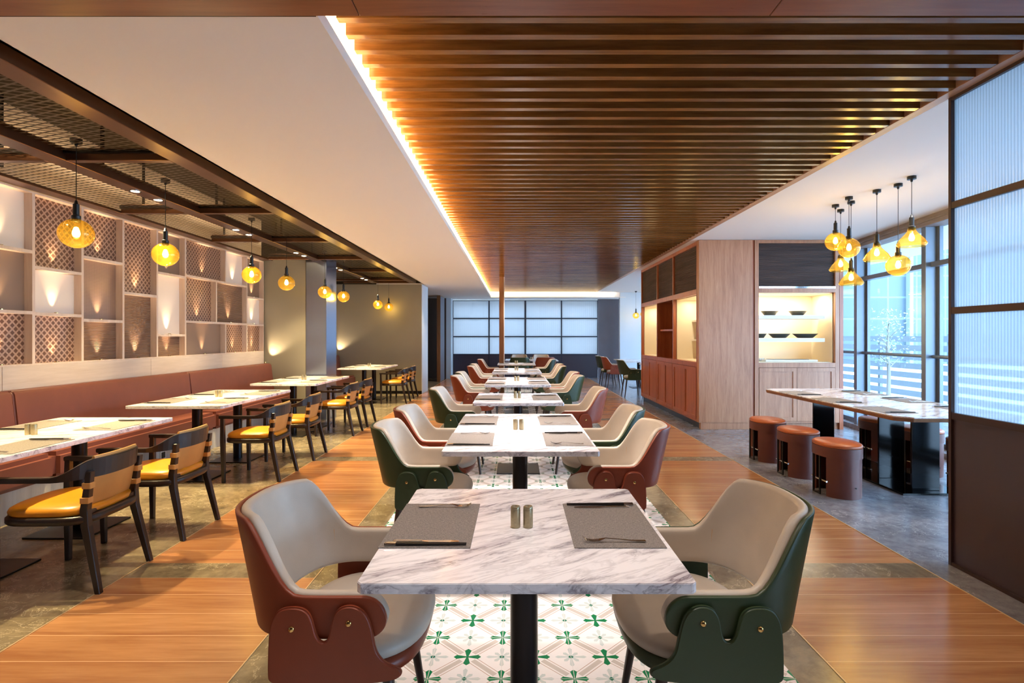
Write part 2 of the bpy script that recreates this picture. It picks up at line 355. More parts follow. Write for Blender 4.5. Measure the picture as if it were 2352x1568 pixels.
# slatted timber ceiling
sc = thing('slatted_ceiling', 'long run of brown timber slats hung over the middle aisle and tables', 'slatted ceiling', (0, 0, ZR))
s_ = MB()
for k in range(108):
    y = 2.461+.139*k; s_.box(-.82, 2.59, y, y+.042, 0, .1)
s_.build('slats', M['slat'], sc)
s_ = MB(); s_.box(2.585, 2.655, 2.2, 17.45, -.002, .18); s_.build('border_board', M['slatedge'], sc)
s_ = MB()
for x in (-.3, .8, 1.9): s_.box(x, x+.04, 2.3, 17.4, .1, .14)
s_.build('carrier_rail', M['metal'], sc)
cl = thing('cove_light', 'warm glowing strip hidden in the cove left of the slatted ceiling', 'cove light', (-.98, 0, ZS+.03))
s_ = MB(); s_.box(-.01, .01, 2.3, 17.5, 0, .012); s_.build('led_strip', M['led'], cl)
for k in range(5):
    light('AREA', 'cove_lamp', (0, 3.9+3.04*k, .03), 46, (1, .76, .36), cl, shape='RECTANGLE', size=.05, size_y=3.0, rot=(0, PI-.7, 0))
light('AREA', 'cove_lamp', (1.7, 17.55, .03), 9, (1, .74, .42), cl, shape='RECTANGLE', size=5.0, size_y=.05, rot=(PI-.5, 0, 0))

# ------------------------------------------------------------------ setting: walls
w = MB(); w.box(-4.5, -4.29, -3.2, 9.0, 0, 2.72); w.box(-4.5, -4.25, -3.2, 9.0, 2.72, 3.34); struct(w.build('wall_left', M['niche']))
w = MB(); w.box(-4.7, -4.52, 9.0, 13.2, 0, 2.72); struct(w.build('wall_left', M['niche']))
w = MB(); w.box(-4.5, -3.51, 9.0, 9.5, 0, 2.72); struct(w.build('wall_left', M['grey']))
w = MB(); w.box(-3.5, -3.16, 8.99, 9.5, 0, 2.72); struct(w.build('trim_3', M['steelcol'], bevel=.004))
w = MB(); w.box(-4.7, -2.30, 13.17, 14.05, 0, ZS); w.cur = 1; w.box(-2.298, -2.283, 13.175, 14.05, 0, ZS); struct(w.build('wall_end', [M['grey'], M['paleblue']]))  # side face paler than the grey wall: blue daylight put into its colour
w = MB(); w.box(-2.45, -2.285, 13.12, 13.17, 0, .03); w.box(-4.4, -2.29, 13.15, 13.17, 0, .07); struct(w.build('baseboard_end', M['metal']))
w = MB(); w.box(-3.4, -2.3, 17.9, 18.0, 0, ZS); struct(w.build('wall_back', M['darkbrown']))
w = MB(); w.box(-3.45, -3.4, 14.05, 18.0, 0, ZS); struct(w.build('wall_back', M['darkbrown']))
w = MB(); w.box(-2.42, -2.32, 16.6, 17.56, 0, ZS-.005); w.cur = 1; w.box(-2.32, -2.31, 16.62, 17.54, .02, ZS-.03); struct(w.build('door_1', [M['postwood'], M['greyblue']], bevel=.003))
w = MB(); w.box(-2.3, -2.14, 17.9, 18.4, 0, ZS); struct(w.build('wall_back', M['paleblue']))
w = MB(); w.box(2.83, 3.62, 18.36, 18.5, 0, ZS); struct(w.build('wall_back', M['greyblue']))
w = MB(); w.box(3.43, 7.3, 17.62, 17.8, 0, ZR); struct(w.build('wall_right', M['paleblue']))
w = MB(); w.box(-.39, -.28, 13.05, 13.15, 0, ZR); struct(w.build('trim_5', M['postwood'], bevel=.003))
w = MB(); w.box(-.28, -.262, 13.07, 13.13, 0, ZR); struct(w.build('trim_6', M['shelf']))
# ------------------------------------------------------------------ niche wall
ND = thing('niche_wall', 'pale wood grid of lit niches with woven backs above the banquette', 'wall panelling', (-4.2, 0, 0))
nich = []
Z0, Z1 = 1.143, 2.655
def col(d0, d1, cuts, types):
    zs = [Z0]+sorted(cuts)+[Z1]
    for i, ty in enumerate(types): nich.append((d0, d1, zs[i], zs[i+1], ty))
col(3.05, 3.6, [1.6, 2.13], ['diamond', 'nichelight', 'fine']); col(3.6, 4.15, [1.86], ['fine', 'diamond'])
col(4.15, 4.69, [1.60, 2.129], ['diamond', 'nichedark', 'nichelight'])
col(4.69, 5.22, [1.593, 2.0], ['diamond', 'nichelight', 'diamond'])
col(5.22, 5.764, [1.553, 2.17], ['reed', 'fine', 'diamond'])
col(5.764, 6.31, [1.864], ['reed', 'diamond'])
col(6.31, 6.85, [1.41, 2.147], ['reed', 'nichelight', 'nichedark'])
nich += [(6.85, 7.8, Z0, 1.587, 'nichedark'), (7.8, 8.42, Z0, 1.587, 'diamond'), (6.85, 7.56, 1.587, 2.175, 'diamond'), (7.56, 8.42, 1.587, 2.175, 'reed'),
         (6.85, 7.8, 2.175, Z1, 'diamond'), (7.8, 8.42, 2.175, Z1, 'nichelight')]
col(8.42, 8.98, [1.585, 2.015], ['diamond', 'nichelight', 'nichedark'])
def niche_parts(root, lst, dx=0):
    fr = MB()
    for d0, d1, a, b, ty in lst:
        tk = .014
        fr.box(-.085, 0, d0, d0+tk, a, b); fr.box(-.085, 0, d1-tk, d1, a, b); fr.box(-.085, 0, d0+tk, d1-tk, a, a+tk); fr.box(-.085, 0, d0+tk, d1-tk, b-tk, b)
    fr.build('frame', M['palewood'], root)
    for d0, d1, a, b, ty in lst:
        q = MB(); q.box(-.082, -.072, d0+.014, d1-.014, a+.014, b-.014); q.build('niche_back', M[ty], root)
        u = MB(); ym = (d0+d1)/2; u.lathe([(.016, a+.014), (.016, a+.022), (.012, a+.022)], 12, -.03, ym); up = u.build('uplight', M['brass'], root)
        light('SPOT', 'uplight_lamp', (-.04, ym, a+.028), 9*(b-a+.35), (1, .74, .45), root, spot_size=math.radians(58), spot_blend=1, shadow_soft_size=.008, rot=(PI, 0.0, 0))
niche_parts(ND, nich)
w = MB(); w.box(-.09, 0, 3.0, 4.4, .9, 1.143); w.box(-.09, 0, 4.403, 6.2, .9, 1.143); w.box(-.09, 0, 6.203, 7.7, .9, 1.143); w.box(-.09, 0, 7.703, 8.985, .9, 1.143); w.build('apron_board', M['stripwood'], ND, bevel=.002, seg=1)
ND2 = thing('niche_wall', 'sliver of the lit niche wall beyond the steel column', 'wall panelling', (-4.43, 0, 0))
niche_parts(ND2, [(11.9, 12.5, Z0, 1.7, 'fine'), (11.9, 12.5, 1.7, Z1, 'diamond'), (12.5, 13.16, Z0, 1.585, 'diamond'), (12.5, 13.16, 1.585, 2.015, 'nichelight'), (12.5, 13.16, 2.015, Z1, 'nichedark')])
w = MB(); w.box(-.085, 0, 9.51, 13.16, .9, 1.143); w.build('apron_board', M['stripwood'], ND2)
w = MB(); w.box(-.085, 0, 9.51, 11.9, 1.143, Z1); w.build('plain_panel', M['palewood'], ND2)
# little uplights standing at the ends of the banquettes
for (x, y) in ((-4.14, 8.9), (-4.38, 13.08)):
    u = thing('uplight', 'tiny uplight at the banquette end by the ' + ('steel column wall' if y < 10 else 'grey end wall'), 'light', (x, y, .96))
    q = MB(); q.lathe([(.015, 0), (.015, .02), (.01, .02)], 12); q.build('body', M['brass'], u)
    light('SPOT', 'uplight_lamp', (0, 0, .03), 22, (1, .78, .48), u, spot_size=math.radians(70), spot_blend=.8, shadow_soft_size=.01, rot=(PI-.15, .5, 0))
# ------------------------------------------------------------------ banquettes
def banquette(label, xb, xf, segs):
    r = thing('banquette', label, 'bench seat', (0, 0, 0)); y0, y1 = segs[0], segs[-1]
    b = MB(); b.box(xb-.02, xf-.05, y0, y1, 0, .24); b.build('plinth', M['kick'], r)
    for a, c_ in zip(segs[:-1], segs[1:]):
        s = MB(); s.box(xb+.1, xf, a+.002, c_-.002, .24, .455); s.build('seat_cushion', M['ban'], r, bevel=.035, smooth=True, seg=4)
        s = MB(); pts = [(xb+.002, .42), (xb+.19, .42), (xb+.13, .92), (xb+.11, .95), (xb+.002, .95)]
        s.prism(pts, lambda p: (p[0], a+.002, p[1]), lambda p: (p[0], c_-.002, p[1])); s.build('back_cushion', M['ban'], r, bevel=.012, smooth=True, seg=3)
    return r
banquette('rust leather banquette under the niche wall, running behind three tables', -4.2, -3.72, [-.35, 2.0, 4.36, 6.71, 8.985])
banquette('rust leather banquette in the recess beyond the steel column', -4.43, -3.9, [9.52, 11.4, 13.15])
o = thing('power_outlet', 'small black power outlet in the pale banquette plinth', 'outlet', (-3.768, 5.75, .128))
q = MB(); q.box(0, .004, -.045, .045, -.045, .045); q.build('plate', M['shelf'], o); q = MB(); q.box(.004, .007, -.03, .03, -.032, .032); q.build('insert', M['socket'], o)

# ------------------------------------------------------------------ black mesh ceiling frame
GF = thing('ceiling_frame', 'dark bronze beam grid holding black metal mesh over the banquette tables', 'ceiling frame', (0, 0, 2.66))
def beam(x0, x1, y0, y1, h=.09): b_ = MB(); b_.box(x0, x1, y0, y1, 0, h); b_.build('beam', M['bronze'], GF, bevel=.003, seg=1)
beam(-2.49, -2.35, -1.0, 12.75); beam(-3.39, -3.24, -1.0, 12.75); beam(-4.19, -4.05, -1.0, 8.98, .026)
crossy = [.6, 2.25, 3.9, 5.55, 7.2, 8.85, 10.5, 12.15, 12.68]
for y in crossy:
    for a, b in ((-3.24, -2.49), (-4.05, -3.39)):
        beam(a, b, y-.03, y+.03)
fr = MB()
for y in crossy[:-1]:
    yn = crossy[crossy.index(y)+1]
    for a, b in ((-3.24, -2.49), (-4.05, -3.39)):
        for (p, q_, r_, s2) in ((a, b, y+.03, y+.05), (a, b, yn-.05, yn-.03), (b-.02, b, y+.05, yn-.05)): fr.box(p, q_, r_, s2, .05, .075)
fr.build('mesh_frame', M['metal'], GF)
for y in crossy[:-1]:
    yn = crossy[crossy.index(y)+1]
    for a, b in ((-3.23, -2.5), (-4.24, -3.4)):
        q = MB(); q.quad(*[(px_, py_, .062 if a > -4 else .034) for px_, py_ in ((a, y+.03), (b, y+.03), (b, yn-.03), (a, yn-.03))]); q.build('mesh_panel', M['mesh'], GF)
rods = MB()
for y in crossy[:-1]:
    for x in (-2.42, -3.31, -4.12): rods.box(x-.01, x+.01, y+.4, y+.42, .09, .69)
rods.build('hanger_rod', M['metal'], GF)
du = thing('air_duct', 'dark air duct running above the black ceiling mesh', 'duct', (-2.85, 0, 3.05))
q = MB(); q.box(-.22, .22, -2, 12.9, 0, .28); q.build('trunk', M['duct'], du, bevel=.01); q = MB()
for k in range(8): q.box(-.24, .24, .5+k*1.6, .54+k*1.6, -.02, .3)
q.build('flange', M['metal'], du)
# downlights along the middle beam
DLY = [3.05, 3.35, 4.69, 4.99, 6.38, 6.69, 8.13, 8.43, 9.9, 10.2, 11.65, 11.95]
ords = ['first', 'second', 'third', 'fourth', 'fifth', 'sixth', 'seventh', 'eighth', 'ninth', 'tenth', 'eleventh', 'twelfth', 'thirteenth']
dl = thing('downlight', 'x', 'downlight'); q = MB(); q.lathe([(.045, -.004), (.045, 0), (.036, 0), (.034, -.002)], 20, cap=False); q.build('trim_ring', M['chrome'], dl)
q = MB(); q.lathe([(0.0, -.0015), (.034, -.0015)], 20, cap=False); q.build('lens', M['lamp'], dl)
for i, y in enumerate(DLY):
    d = place(dl, (-3.315, y, 2.66), 0, f'small round downlight in the mesh ceiling beam, {ords[i]} from the camera', 'downlights in the middle beam')
    light('SPOT', 'downlight_lamp', (0, 0, -.02), 90, WARM2, d, spot_size=math.radians(72), spot_blend=.6, shadow_soft_size=.03, rot=(0, .1 if i % 2 else -.25, 0))
# warm light troughs above the mesh beside the wall
for k in range(5):
    tl = thing('light_trough', f'warm light trough above the mesh by the wall, {ords[k]} from the camera', 'light fitting', (-3.93, 1.55+1.8*k, 2.95), 0, 'light troughs above the mesh')
    q = MB(); q.box(-.1, .06, -.85, .85, 0, .03); q.build('housing', M['metal'], tl); q = MB(); q.box(-.095, .055, -.84, .84, -.004, 0); q.build('diffuser', emit('trough_glow', '#e8b35c', 1.1), tl)
    light('AREA', 'trough_lamp', (0, 0, .04), 3.5, (1, .75, .4), tl, shape='RECTANGLE', size=.08, size_y=1.6, rot=(0, 1.25, 0))
    light('AREA', 'trough_lamp', (0, 0, -.01), 1.5, (1, .75, .4), tl, shape='RECTANGLE', size=.08, size_y=1.2, rot=(0, 0, 0))
# ------------------------------------------------------------------ pendants
def pendant(kind, drop, mark):
    # origin at the ceiling rose; drop = distance from ceiling to the middle of the glass
    r = thing('pendant_lamp', 'x', 'pendant lamp'); r['mark'] = 0; del r['mark']
    q = MB(); q.lathe([(.036, 0), (.036, -.028), (.012, -.03), (.008, -.05), (0, -.05)], 20); q.build('ceiling_rose', M['socket'], r, smooth=True)
    top = -drop+.1 if kind == 'globe' else -drop+.075
    q = MB(); q.tube([(0, 0, -.04), (0, 0, top+.12)], .0025, 6); q.build('cable', M['socket'], r)
    q = MB(); q.lathe([(0, top+.135), (.008, top+.13), (.012, top+.11), (.019, top+.105), (.019, top+.03), (.028, top+.025), (.028, top-.01), (.016, top-.02), (0, top-.02)], 20); q.build('lamp_holder', M['socket'], r, smooth=True)
    if kind == 'globe':
        pr_ = []
        for k in range(0, 23):
            a = math.radians(16+k*(180-16)/22); pr_.append((max(.0001, .105*math.sin(a)), -drop+.1*math.cos(a)+.002))
        pr_ = [(.027, -drop+.105)]+pr_
    else:
        base = [(.088, .028), (.07, .031), (.055, .036), (.04, .045), (.025, .058), (.01, .072), (-.005, .085), (-.02, .096), (-.035, .106), (-.05, .114), (-.062, .118), (-.072, .116), (-.08, .108), (-.084, .1)]
        pr_ = [(r_*(1+.018*math.sin(i_*2.1)), -drop+z_) for i_, (z_, r_) in enumerate(base)]
    q = MB(); q.lathe(pr_, 36, cap=False); q.build('glass_shade', M['amber'], r, smooth=True)
    q = MB(); bz = -drop+.01 if kind == 'globe' else -drop+.0
    q.lathe([(0, bz+.04), (.012, bz+.035), (.02, bz+.012), (.024, bz-.008), (.018, bz-.028), (0, bz-.036)], 16); q.build('bulb', M['bulb'], r, smooth=True)
    light('POINT', 'pendant_light', (0, 0, bz-.05), 1.5, (1, .74, .32), r, shadow_soft_size=.02)
    return r
PG = pendant('globe', .66, 0)
for i, (px, py) in enumerate([(175, 537), (380, 585), (578, 630), (658, 648), (746, 669), (789, 683), (868, 698), (893, 705)]):
    D = 3.05*1235/(1183.5-px)
    place(PG, (-3.05, D, 2.765), 0, f'amber glass globe pendant over the banquette tables, {ords[i]} from the camera', 'globe pendants over the banquette tables')
RP = [(1919, 470, 555, 'globe', 'upper left globe of the right cluster, high beside the blind'), (1931, 481, 606, 'bell', 'small bell shade at the left of the right cluster, below the globes'),
      (1950, 452, 570, 'globe', 'globe of the right cluster directly right of the leftmost globe'), (1955, 462, 637, 'bell', 'lowest bell shade of the right cluster, left side'),
      (2014, 436, 580, 'bell', 'bell shade in the middle of the right cluster'), (2063, 422, 610, 'globe', 'globe hanging lowest at the right of the right cluster'), (2094, 405, 545, 'bell', 'bell shade nearest the ribbed glass partition')]
for px, pc, pg, kd, lab in RP:
    D = 1803/(773.5-pc); X = (px-1183.5)*D/1235; Zg = 1.39+(773.5-pg)*D/1235
    p = pendant(kd, ZR-Zg, 0); p.location = (X, D, ZR); p['label'] = 'amber glass pendant, '+lab; p['group'] = 'pendant cluster over the counter table'
for k, (X, D) in enumerate(((3.85, 17.15), (3.85, 16.1))):
    p = pendant('globe', .78, 0); p.location = (X, D, ZR); p['label'] = 'amber globe pendant at the far right, '+('by the pale wall' if k == 0 else 'half hidden by the cabinet'); p['group'] = 'far pendants'
# ------------------------------------------------------------------ windows on the right
TH = math.atan(.12); WX0 = 4.206
def wroot(name, y):
    o = bpy.data.objects.new(name, None); C.objects.link(o); o.location = (WX0+y*math.sin(TH), y*math.cos(TH), 0); o.rotation_euler = (0, 0, -TH); o['kind'] = 'structure'; return o
sp = 1.64; n = 0
for k in range(-6, 7):
    y = 6.63+sp*k; n += 1; r = wroot(f'window_{n}', y)
    q = MB(); q.box(0, .15, -.042, .042, 0, 2.73); q.build('mullion', M['mull'], r, bevel=.003, seg=1)
    q = MB(); q.box(.13, .17, .042, .09, .1, 2.73); q.box(.13, .17, sp-.09, sp-.042, .1, 2.73); q.box(.11, .17, .042, sp-.042, .06, .12); q.build('sash', M['mull'], r)
    q = MB(); q.box(.06, .17, .042, sp-.042, 2.24, 2.30); q.build('transom', M['mull'], r); q = MB(); q.tube([(.09, .042, 1.15), (.09, sp-.042, 1.15)], .022, 10); q.build('rail', M['mull'], r)
    q = MB(); q.quad((.15, .042, .1), (.15, sp-.042, .1), (.15, sp-.042, 2.73), (.15, .042, 2.73)); q.build('pane', M['glass'], r)
q = MB(); r = wroot('trim_7', 0); q.box(-.03, .2, -3.3, 18.2, 2.73, 2.848); q.box(-.05, -.03, -3.3, 18.2, 2.78, 2.80); q.build('header_board', M['header'], r)
q = MB(); r = wroot('trim_8', 0); q.box(-.04, .2, -3.3, 18.2, 0, .06); q.build('sill_curb', M['rstone'], r)
# outside
q = MB(); q.box(6.9, 60, -30, 80, -.3, -.12); o = q.build('ground', M['outground']); struct(o)
tg = thing('office_building', 'pale glazed office block across the street outside the window', 'building', (24, 30, 0))
q = MB(); q.box(-14, 16, 0, 12, -.2, 30); q.build('facade', M['outbuild'], tg); q = MB()
for k in range(8): q.box(-14.2+k*4, -14+k*4, -.3, 0, -.2, 30)
q.build('fin', M['outwhite'], tg)
fe = thing('board_fence', 'white horizontal board fence outside the big window', 'fence', (9.6, 0, -.15)); q = MB()
for k in range(7): q.box(0, .03, 5, 24, .1+k*.22, .24+k*.22)
q.build('boards', M['outwhite'], fe)
for k in range(9): q = MB(); q.box(.03, .11, 5+k*2.3, 5.08+k*2.3, 0, 1.6); q.build('post', M['outwhite'], fe)
tr = thing('young_tree', 'slender pale young tree outside beyond the window', 'tree', (8.6, 12.4, -.15)); q = MB(); q.tube([(0, 0, 0), (.03, .02, .7), (-.02, 0, 1.3), (.02, 0, 1.9)], [.05, .04, .03, .015], 8)
for k in range(7):
    a = k*2.3; q.tube([(0, 0, .8+.14*k), (.25*math.cos(a), .25*math.sin(a), 1.05+.14*k)], [.015, .005], 6)
q.build('trunk', M['bark'], tr); q = MB()
for k in range(420):
    a = random.uniform(0, 2*PI); rr = random.uniform(0, .5); z = random.uniform(.9, 2.2); p = Vector((rr*math.cos(a), rr*math.sin(a), z)); u = Vector([random.uniform(-1, 1) for _ in range(3)]).normalized()*.035; v = u.orthogonal().normalized()*.02
    q.quad(p-u, p-v, p+u, p+v)
q.build('foliage', M['leaf'], tr)
# ------------------------------------------------------------------ partitions of ribbed glass
def partition(label, loc, rz, width, nb, H, sill, cuts, fm, lm, thick=(.045,)):
    r = thing('glass_partition', label, 'partition', loc, rz); bw = width/nb; q = MB(); t_ = .045
    for k in range(nb+1):
        tw = .06 if nb == 4 and k == 2 else .04
        q.box(max(0, k*bw-tw/2), min(width, k*bw+tw/2), 0, t_, 0, H)
    for z in [0, sill]+cuts+[H]:
        h = .04; q.box(0, width, .002, t_-.002, max(0, z-h/2), min(H, z+h/2))
    q.build('frame', fm, r, bevel=.0)
    zs = [sill]+cuts+[H]
    for k in range(nb):
        q = MB(); q.box(k*bw+.02, (k+1)*bw-.02, .015, .03, .02, sill-.02); q.build('lower_panel', lm, r)
        for a, b in zip(zs[:-1], zs[1:]):
            q = MB(); q.quad((k*bw+.02, .022, a+.02), ((k+1)*bw-.02, .022, a+.02), ((k+1)*bw-.02, .022, b-.02), (k*bw+.02, .022, b-.02)); q.build('pane', M['rib'], r)
    return r
partition('wide dark framed partition of frosted panes closing the far end of the room', (-2.133, 18.36, 0), 0, 4.95, 4, 2.64, .79, [1.40, 2.02], M['navyframe'], M['navy'])
partition('tall brown framed partition of ribbed glass at the right edge', (2.65, 3.29, 0), -PI/2, 2.48, 2, ZR-.002, .91, [1.55, 2.19], M['framebrown'], M['plum'])
# ------------------------------------------------------------------ cabinets
def box_o(name, mat, par, *b, bevel=0): q = MB(); q.box(*b); return q.build(name, M[mat], par, bevel=bevel, seg=1)
def door(par, x0, x1, z0, z1, mat):
    q = MB(); q.box(x0, x1, 0, .02, z0, z1); fw = .055
    q = MB(); q.box(x0, x0+fw, -.004, .018, z0, z1); q.box(x1-fw, x1, -.004, .018, z0, z1); q.box(x0+fw, x1-fw, -.004, .018, z0, z0+fw); q.box(x0+fw, x1-fw, -.004, .018, z1-fw, z1)
    q.box(x0+fw, x1-fw, .008, .018, z0+fw, z1-fw); return q.build('door', M[mat], par)
def blind(par, x0, x1, z0, z1, n=26):
    q = MB(); h = (z1-z0)/n
    for k in range(n): q.box(x0, x1, .03, .042, z0+k*h+.002, z0+(k+1)*h-.003)
    q.box(x0, x1, .045, .05, z0, z1); q.build('blind', M['blind'], par)
def litbay(par, x0, x1, z0, z1, dep, shelves, sw=None, e=14):
    q = MB(); q.box(x0, x1, dep-.01, dep, z0, z1); q.box(x0, x0+.01, .06, dep, z0, z1); q.box(x1-.01, x1, .06, dep, z0, z1); q.box(x0, x1, .06, dep, z0, z0+.01); q.box(x0, x1, .06, dep, z1-.01, z1); q.build('lining', M['lining'], par)
    for z in shelves: q = MB(); q.box(x0+.01, x1-.10 if sw else x1-.01, .1 if sw else dep-.28, .4 if sw else dep-.01, z-(.055 if sw else .03), z); q.build('shelf', M['shelf'], par)
    light('AREA', 'cabinet_lamp', ((x0+x1)/2, dep*.45, z1-.02), e, (1, .86, .62), par, shape='RECTANGLE', size=(x1-x0)*.8, size_y=.05, rot=(0, 0, 0))
# aisle-facing cabinet: local x runs from far to near, local y into the cabinet
CA = thing('display_cabinet', 'red-brown cabinet wall along the aisle with lit bays and panelled doors', 'cabinet', (2.76, 11.8, 0), -PI/2)
bays = [(0, 1.32), (1.32, 2.38), (2.38, 3.6)]; H = ZR-.003
q = MB(); q.box(0, 3.65, .05, .8, 0, .1); q.build('plinth', M['metal'], CA)
q = MB()
for x in (0, 1.30, 2.36, 3.60): q.box(x, x+.045, 0, .06, .1, H)
for a, b in ((.1, .125), (.93, 1.0), (2.04, 2.12), (2.79, H)): q.box(.045, 3.6, .001, .06, a, b)
q.build('face_frame', M['cab'], CA, bevel=.002)
q = MB(); q.box(0, 3.645, .79, .81, .1, H); q.box(0, .02, .06, .79, .1, H); q.box(.02, 3.62, .06, .79, .1, .12); q.box(.02, 3.62, .06, .79, .96, .98); q.box(.02, 3.62, .06, .79, 2.06, 2.08); q.box(.02, 3.62, .06, .79, H-.02, H)
for x in (1.31, 2.37): q.box(x, x+.02, .06, .79, .12, H-.02)
q.build('carcass', M['cab'], CA)
q = MB(); q.box(3.625, 3.72, -.0, .81, .1, H); q.box(3.64, 3.71, .03, .8, 0, .1); q.build('end_panel', M['cabpanel'], CA, bevel=.002)
for a, b in ((.05, .67), (.675, 1.295), (1.35, 1.85), (1.855, 2.355), (2.41, 3.0), (3.005, 3.595)): door(CA, a, b, .13, .925, 'cab')
for a, b in ((.045, 1.30), (1.345, 2.36), (2.405, 3.60)): blind(CA, a, b, 2.12, 2.79)
litbay(CA, .05, 1.29, 1.0, 2.04, .6, [1.35, 1.68], e=3.5); litbay(CA, 2.41, 3.59, 1.0, 2.04, .6, [1.35, 1.68], e=3.5)
box_o('shelf', 'cab', CA, 1.35, 2.35, .06, .5, 1.5, 1.53)
# window-side cabinet facing the camera
CB = thing('display_cabinet', 'pale wood cabinet facing the camera with dark blind and bowl shelves', 'cabinet', (3.6, 8.08, 0), 0)
W_ = 1.27
q = MB(); q.box(0, W_, .04, .7, 0, .1); q.build('plinth', M['cabpanel'], CB)
q = MB(); q.box(0, .06, 0, .05, .1, H); q.box(W_-.06, W_, 0, .05, .1, H)
for a, b in ((.1, .12), (.93, 1.0), (2.06, 2.15), (2.80, H)): q.box(.06, W_-.06, 0, .05, a, b)
q.build('face_frame', M['cabpanel'], CB, bevel=.002)
q = MB(); q.box(0, W_, .68, .7, .1, H); q.box(0, .02, .05, .68, .1, H); q.box(W_-.02, W_, .05, .68, .1, H); q.box(.02, W_-.02, .05, .68, .96, .98); q.box(.02, W_-.02, .05, .68, 2.1, 2.12); q.box(.02, W_-.02, .05, .68, H-.02, H); q.build('carcass', M['cab'], CB)
door(CB, .065, .63, .125, .925, 'cabpanel'); door(CB, .635, W_-.065, .125, .925, 'cabpanel'); blind(CB, .06, W_-.06, 2.15, 2.80, 30)
box_o('rail', 'chrome', CB, .06, W_-.06, -.005, .02, 2.12, 2.15)
litbay(CB, .06, W_-.06, 1.0, 2.06, .64, [1.37, 1.72], 1, e=7)
q = MB(); q.box(3.573, 3.598, 8.1, 8.8, 0, H); tag(q.build('filler_post', M['cab']), 'narrow red-brown post between the aisle cabinet and the bowl cabinet', 'post')
def bowl(x, z, w_, lab, oval=1.6):
    r = thing('bowl', lab, 'bowl', (3.6+x, 8.08+.25, z), 0, 'dark bowls in the lit cabinet'); q = MB()
    q.lathe([(.0, .004), (.55, .004), (.62, .01), (1.0, .07), (.97, .07), (.58, .016), (0, .012)], 28, 0, 0, w_/2, w_/2/oval); q.build('body', M['bowl'], r, smooth=True)
bowl(.34, 1.72, .28, 'dark oval bowl at the left of the upper lit shelf'); bowl(.774, 1.72, .29, 'dark oval bowl in the middle of the upper lit shelf')
bowl(.19, 1.37, .2, 'dark bowl at the far left of the lower lit shelf', 1.3); bowl(.49, 1.37, .34, 'dark bowl in the middle of the lower lit shelf'); bowl(.89, 1.37, .40, 'long dark bowl at the right of the lower lit shelf', 2.2)
r = thing('induction_hob', 'flat dark hob with white edge on the lit cabinet counter', 'hob', (3.6+.66, 8.08+.3, 1.01)); q = MB(); q.box(-.42, .38, -.14, .16, 0, .03); q.build('base', M['shelf'], r, bevel=.004); q = MB(); q.box(-.3, .26, -.11, .1, .03, .036); q.build('glass_top', M['black'], r)
r = thing('glass_rack', 'row of small glasses laid on the lit cabinet counter', 'glassware', (3.6+.14, 8.08+.3, 1.01)); q = MB()
for k in range(6): q.lathe([(.015, .0), (.02, .05), (.018, .05), (.013, .004)], 10, -.05+.035*k, 0, cap=False)
q.build('glasses', M['clear'], r)
w = MB(); w.box(4.875, 4.93, 8.08, 8.78, 0, H); tag(w.build('filler_post', M['cab']), 'narrow brown post closing the bowl cabinet beside the window', 'post')

# ------------------------------------------------------------------ tables
def column_part(r, x, y, h=.72):
    q = MB(); q.lathe([(.047, .012), (.047, h)], 28, x, y); q.build('column', M['metal'], r, smooth=True)
    q = MB(); q.box(x-.22, x+.22, y-.22, y+.22, 0, .012); q.build('base_plate', M['metal'], r, bevel=.003, seg=1)
    q = MB(); q.box(x-.12, x+.12, y-.12, y+.12, h-.008, h); q.build('mount_plate', M['metal'], r)
def table(label, cx, y0, y1, w_, group, two):
    cy = (y0+y1)/2; L = y1-y0; r = thing('dining_table', label, 'table', (cx, cy, 0), 0, group)
    out = [(-w_/2+.012, -L/2), (w_/2-.012, -L/2), (w_/2, -L/2+.012), (w_/2, L/2-.012), (w_/2-.012, L/2), (-w_/2+.012, L/2), (-w_/2, L/2-.012), (-w_/2, -L/2+.012)]
    q = MB(); q.prism(out, lambda p: (p[0], p[1], .722), lambda p: (p[0], p[1], .75)); q.build('tabletop', M['marble'], r, bevel=.002, seg=2)
    for y in ((-.39, .39) if two else (0,)): column_part(r, 0, y)
    return r
ZT = .75
# --- table settings prototypes
pm = thing('placemat', 'x', 'placemat'); q = MB(); q.box(-.14, .14, -.215, .215, 0, .0022); q.build('mat', M['mat'], pm)
def fork_m():
    q = MB(); pts = [(-.095, 0, .003), (-.05, 0, .004), (0, 0, .009), (.03, 0, .011), (.05, 0, .005)]
    def strip(pts, ws, t_=.0018): q.loops([[(p[0], p[1]-w_/2, p[2]), (p[0], p[1]+w_/2, p[2]), (p[0], p[1]+w_/2, p[2]+t_), (p[0], p[1]-w_/2, p[2]+t_)] for p, w_ in zip(pts, ws)])
    strip(pts, [.012, .008, .005, .006, .02])
    for k in range(4):
        y = -.0085+k*.0057; strip([(.05, y, .005), (.07, y, .003), (.09, y, .007), (.1, y, .014)], [.0032, .003, .0028, .0015])
    return q
fk = thing('fork', 'x', 'fork'); fork_m().build('body', M['steel'], fk, smooth=True)
kn = thing('knife', 'x', 'knife'); q = MB()
def kstrip(pts): q.loops([[(x, -w_/2, z), (x, w_/2, z), (x, w_/2, z+t_), (x, -w_/2, z+t_)] for x, w_, z, t_ in pts])
kstrip([(-.1, .008, .0, .004), (-.09, .013, .0, .005), (-.02, .010, .0, .005), (-.01, .007, .001, .004)]); q.build('handle', M['steel'], kn)
q = MB(); kstrip([(-.01, .008, .001, .003), (.01, .015, .001, .0015), (.08, .016, .001, .0015), (.105, .006, .001, .001)]); q.build('blade', M['steel'], kn)
cs = thing('chopsticks', 'x', 'chopsticks')
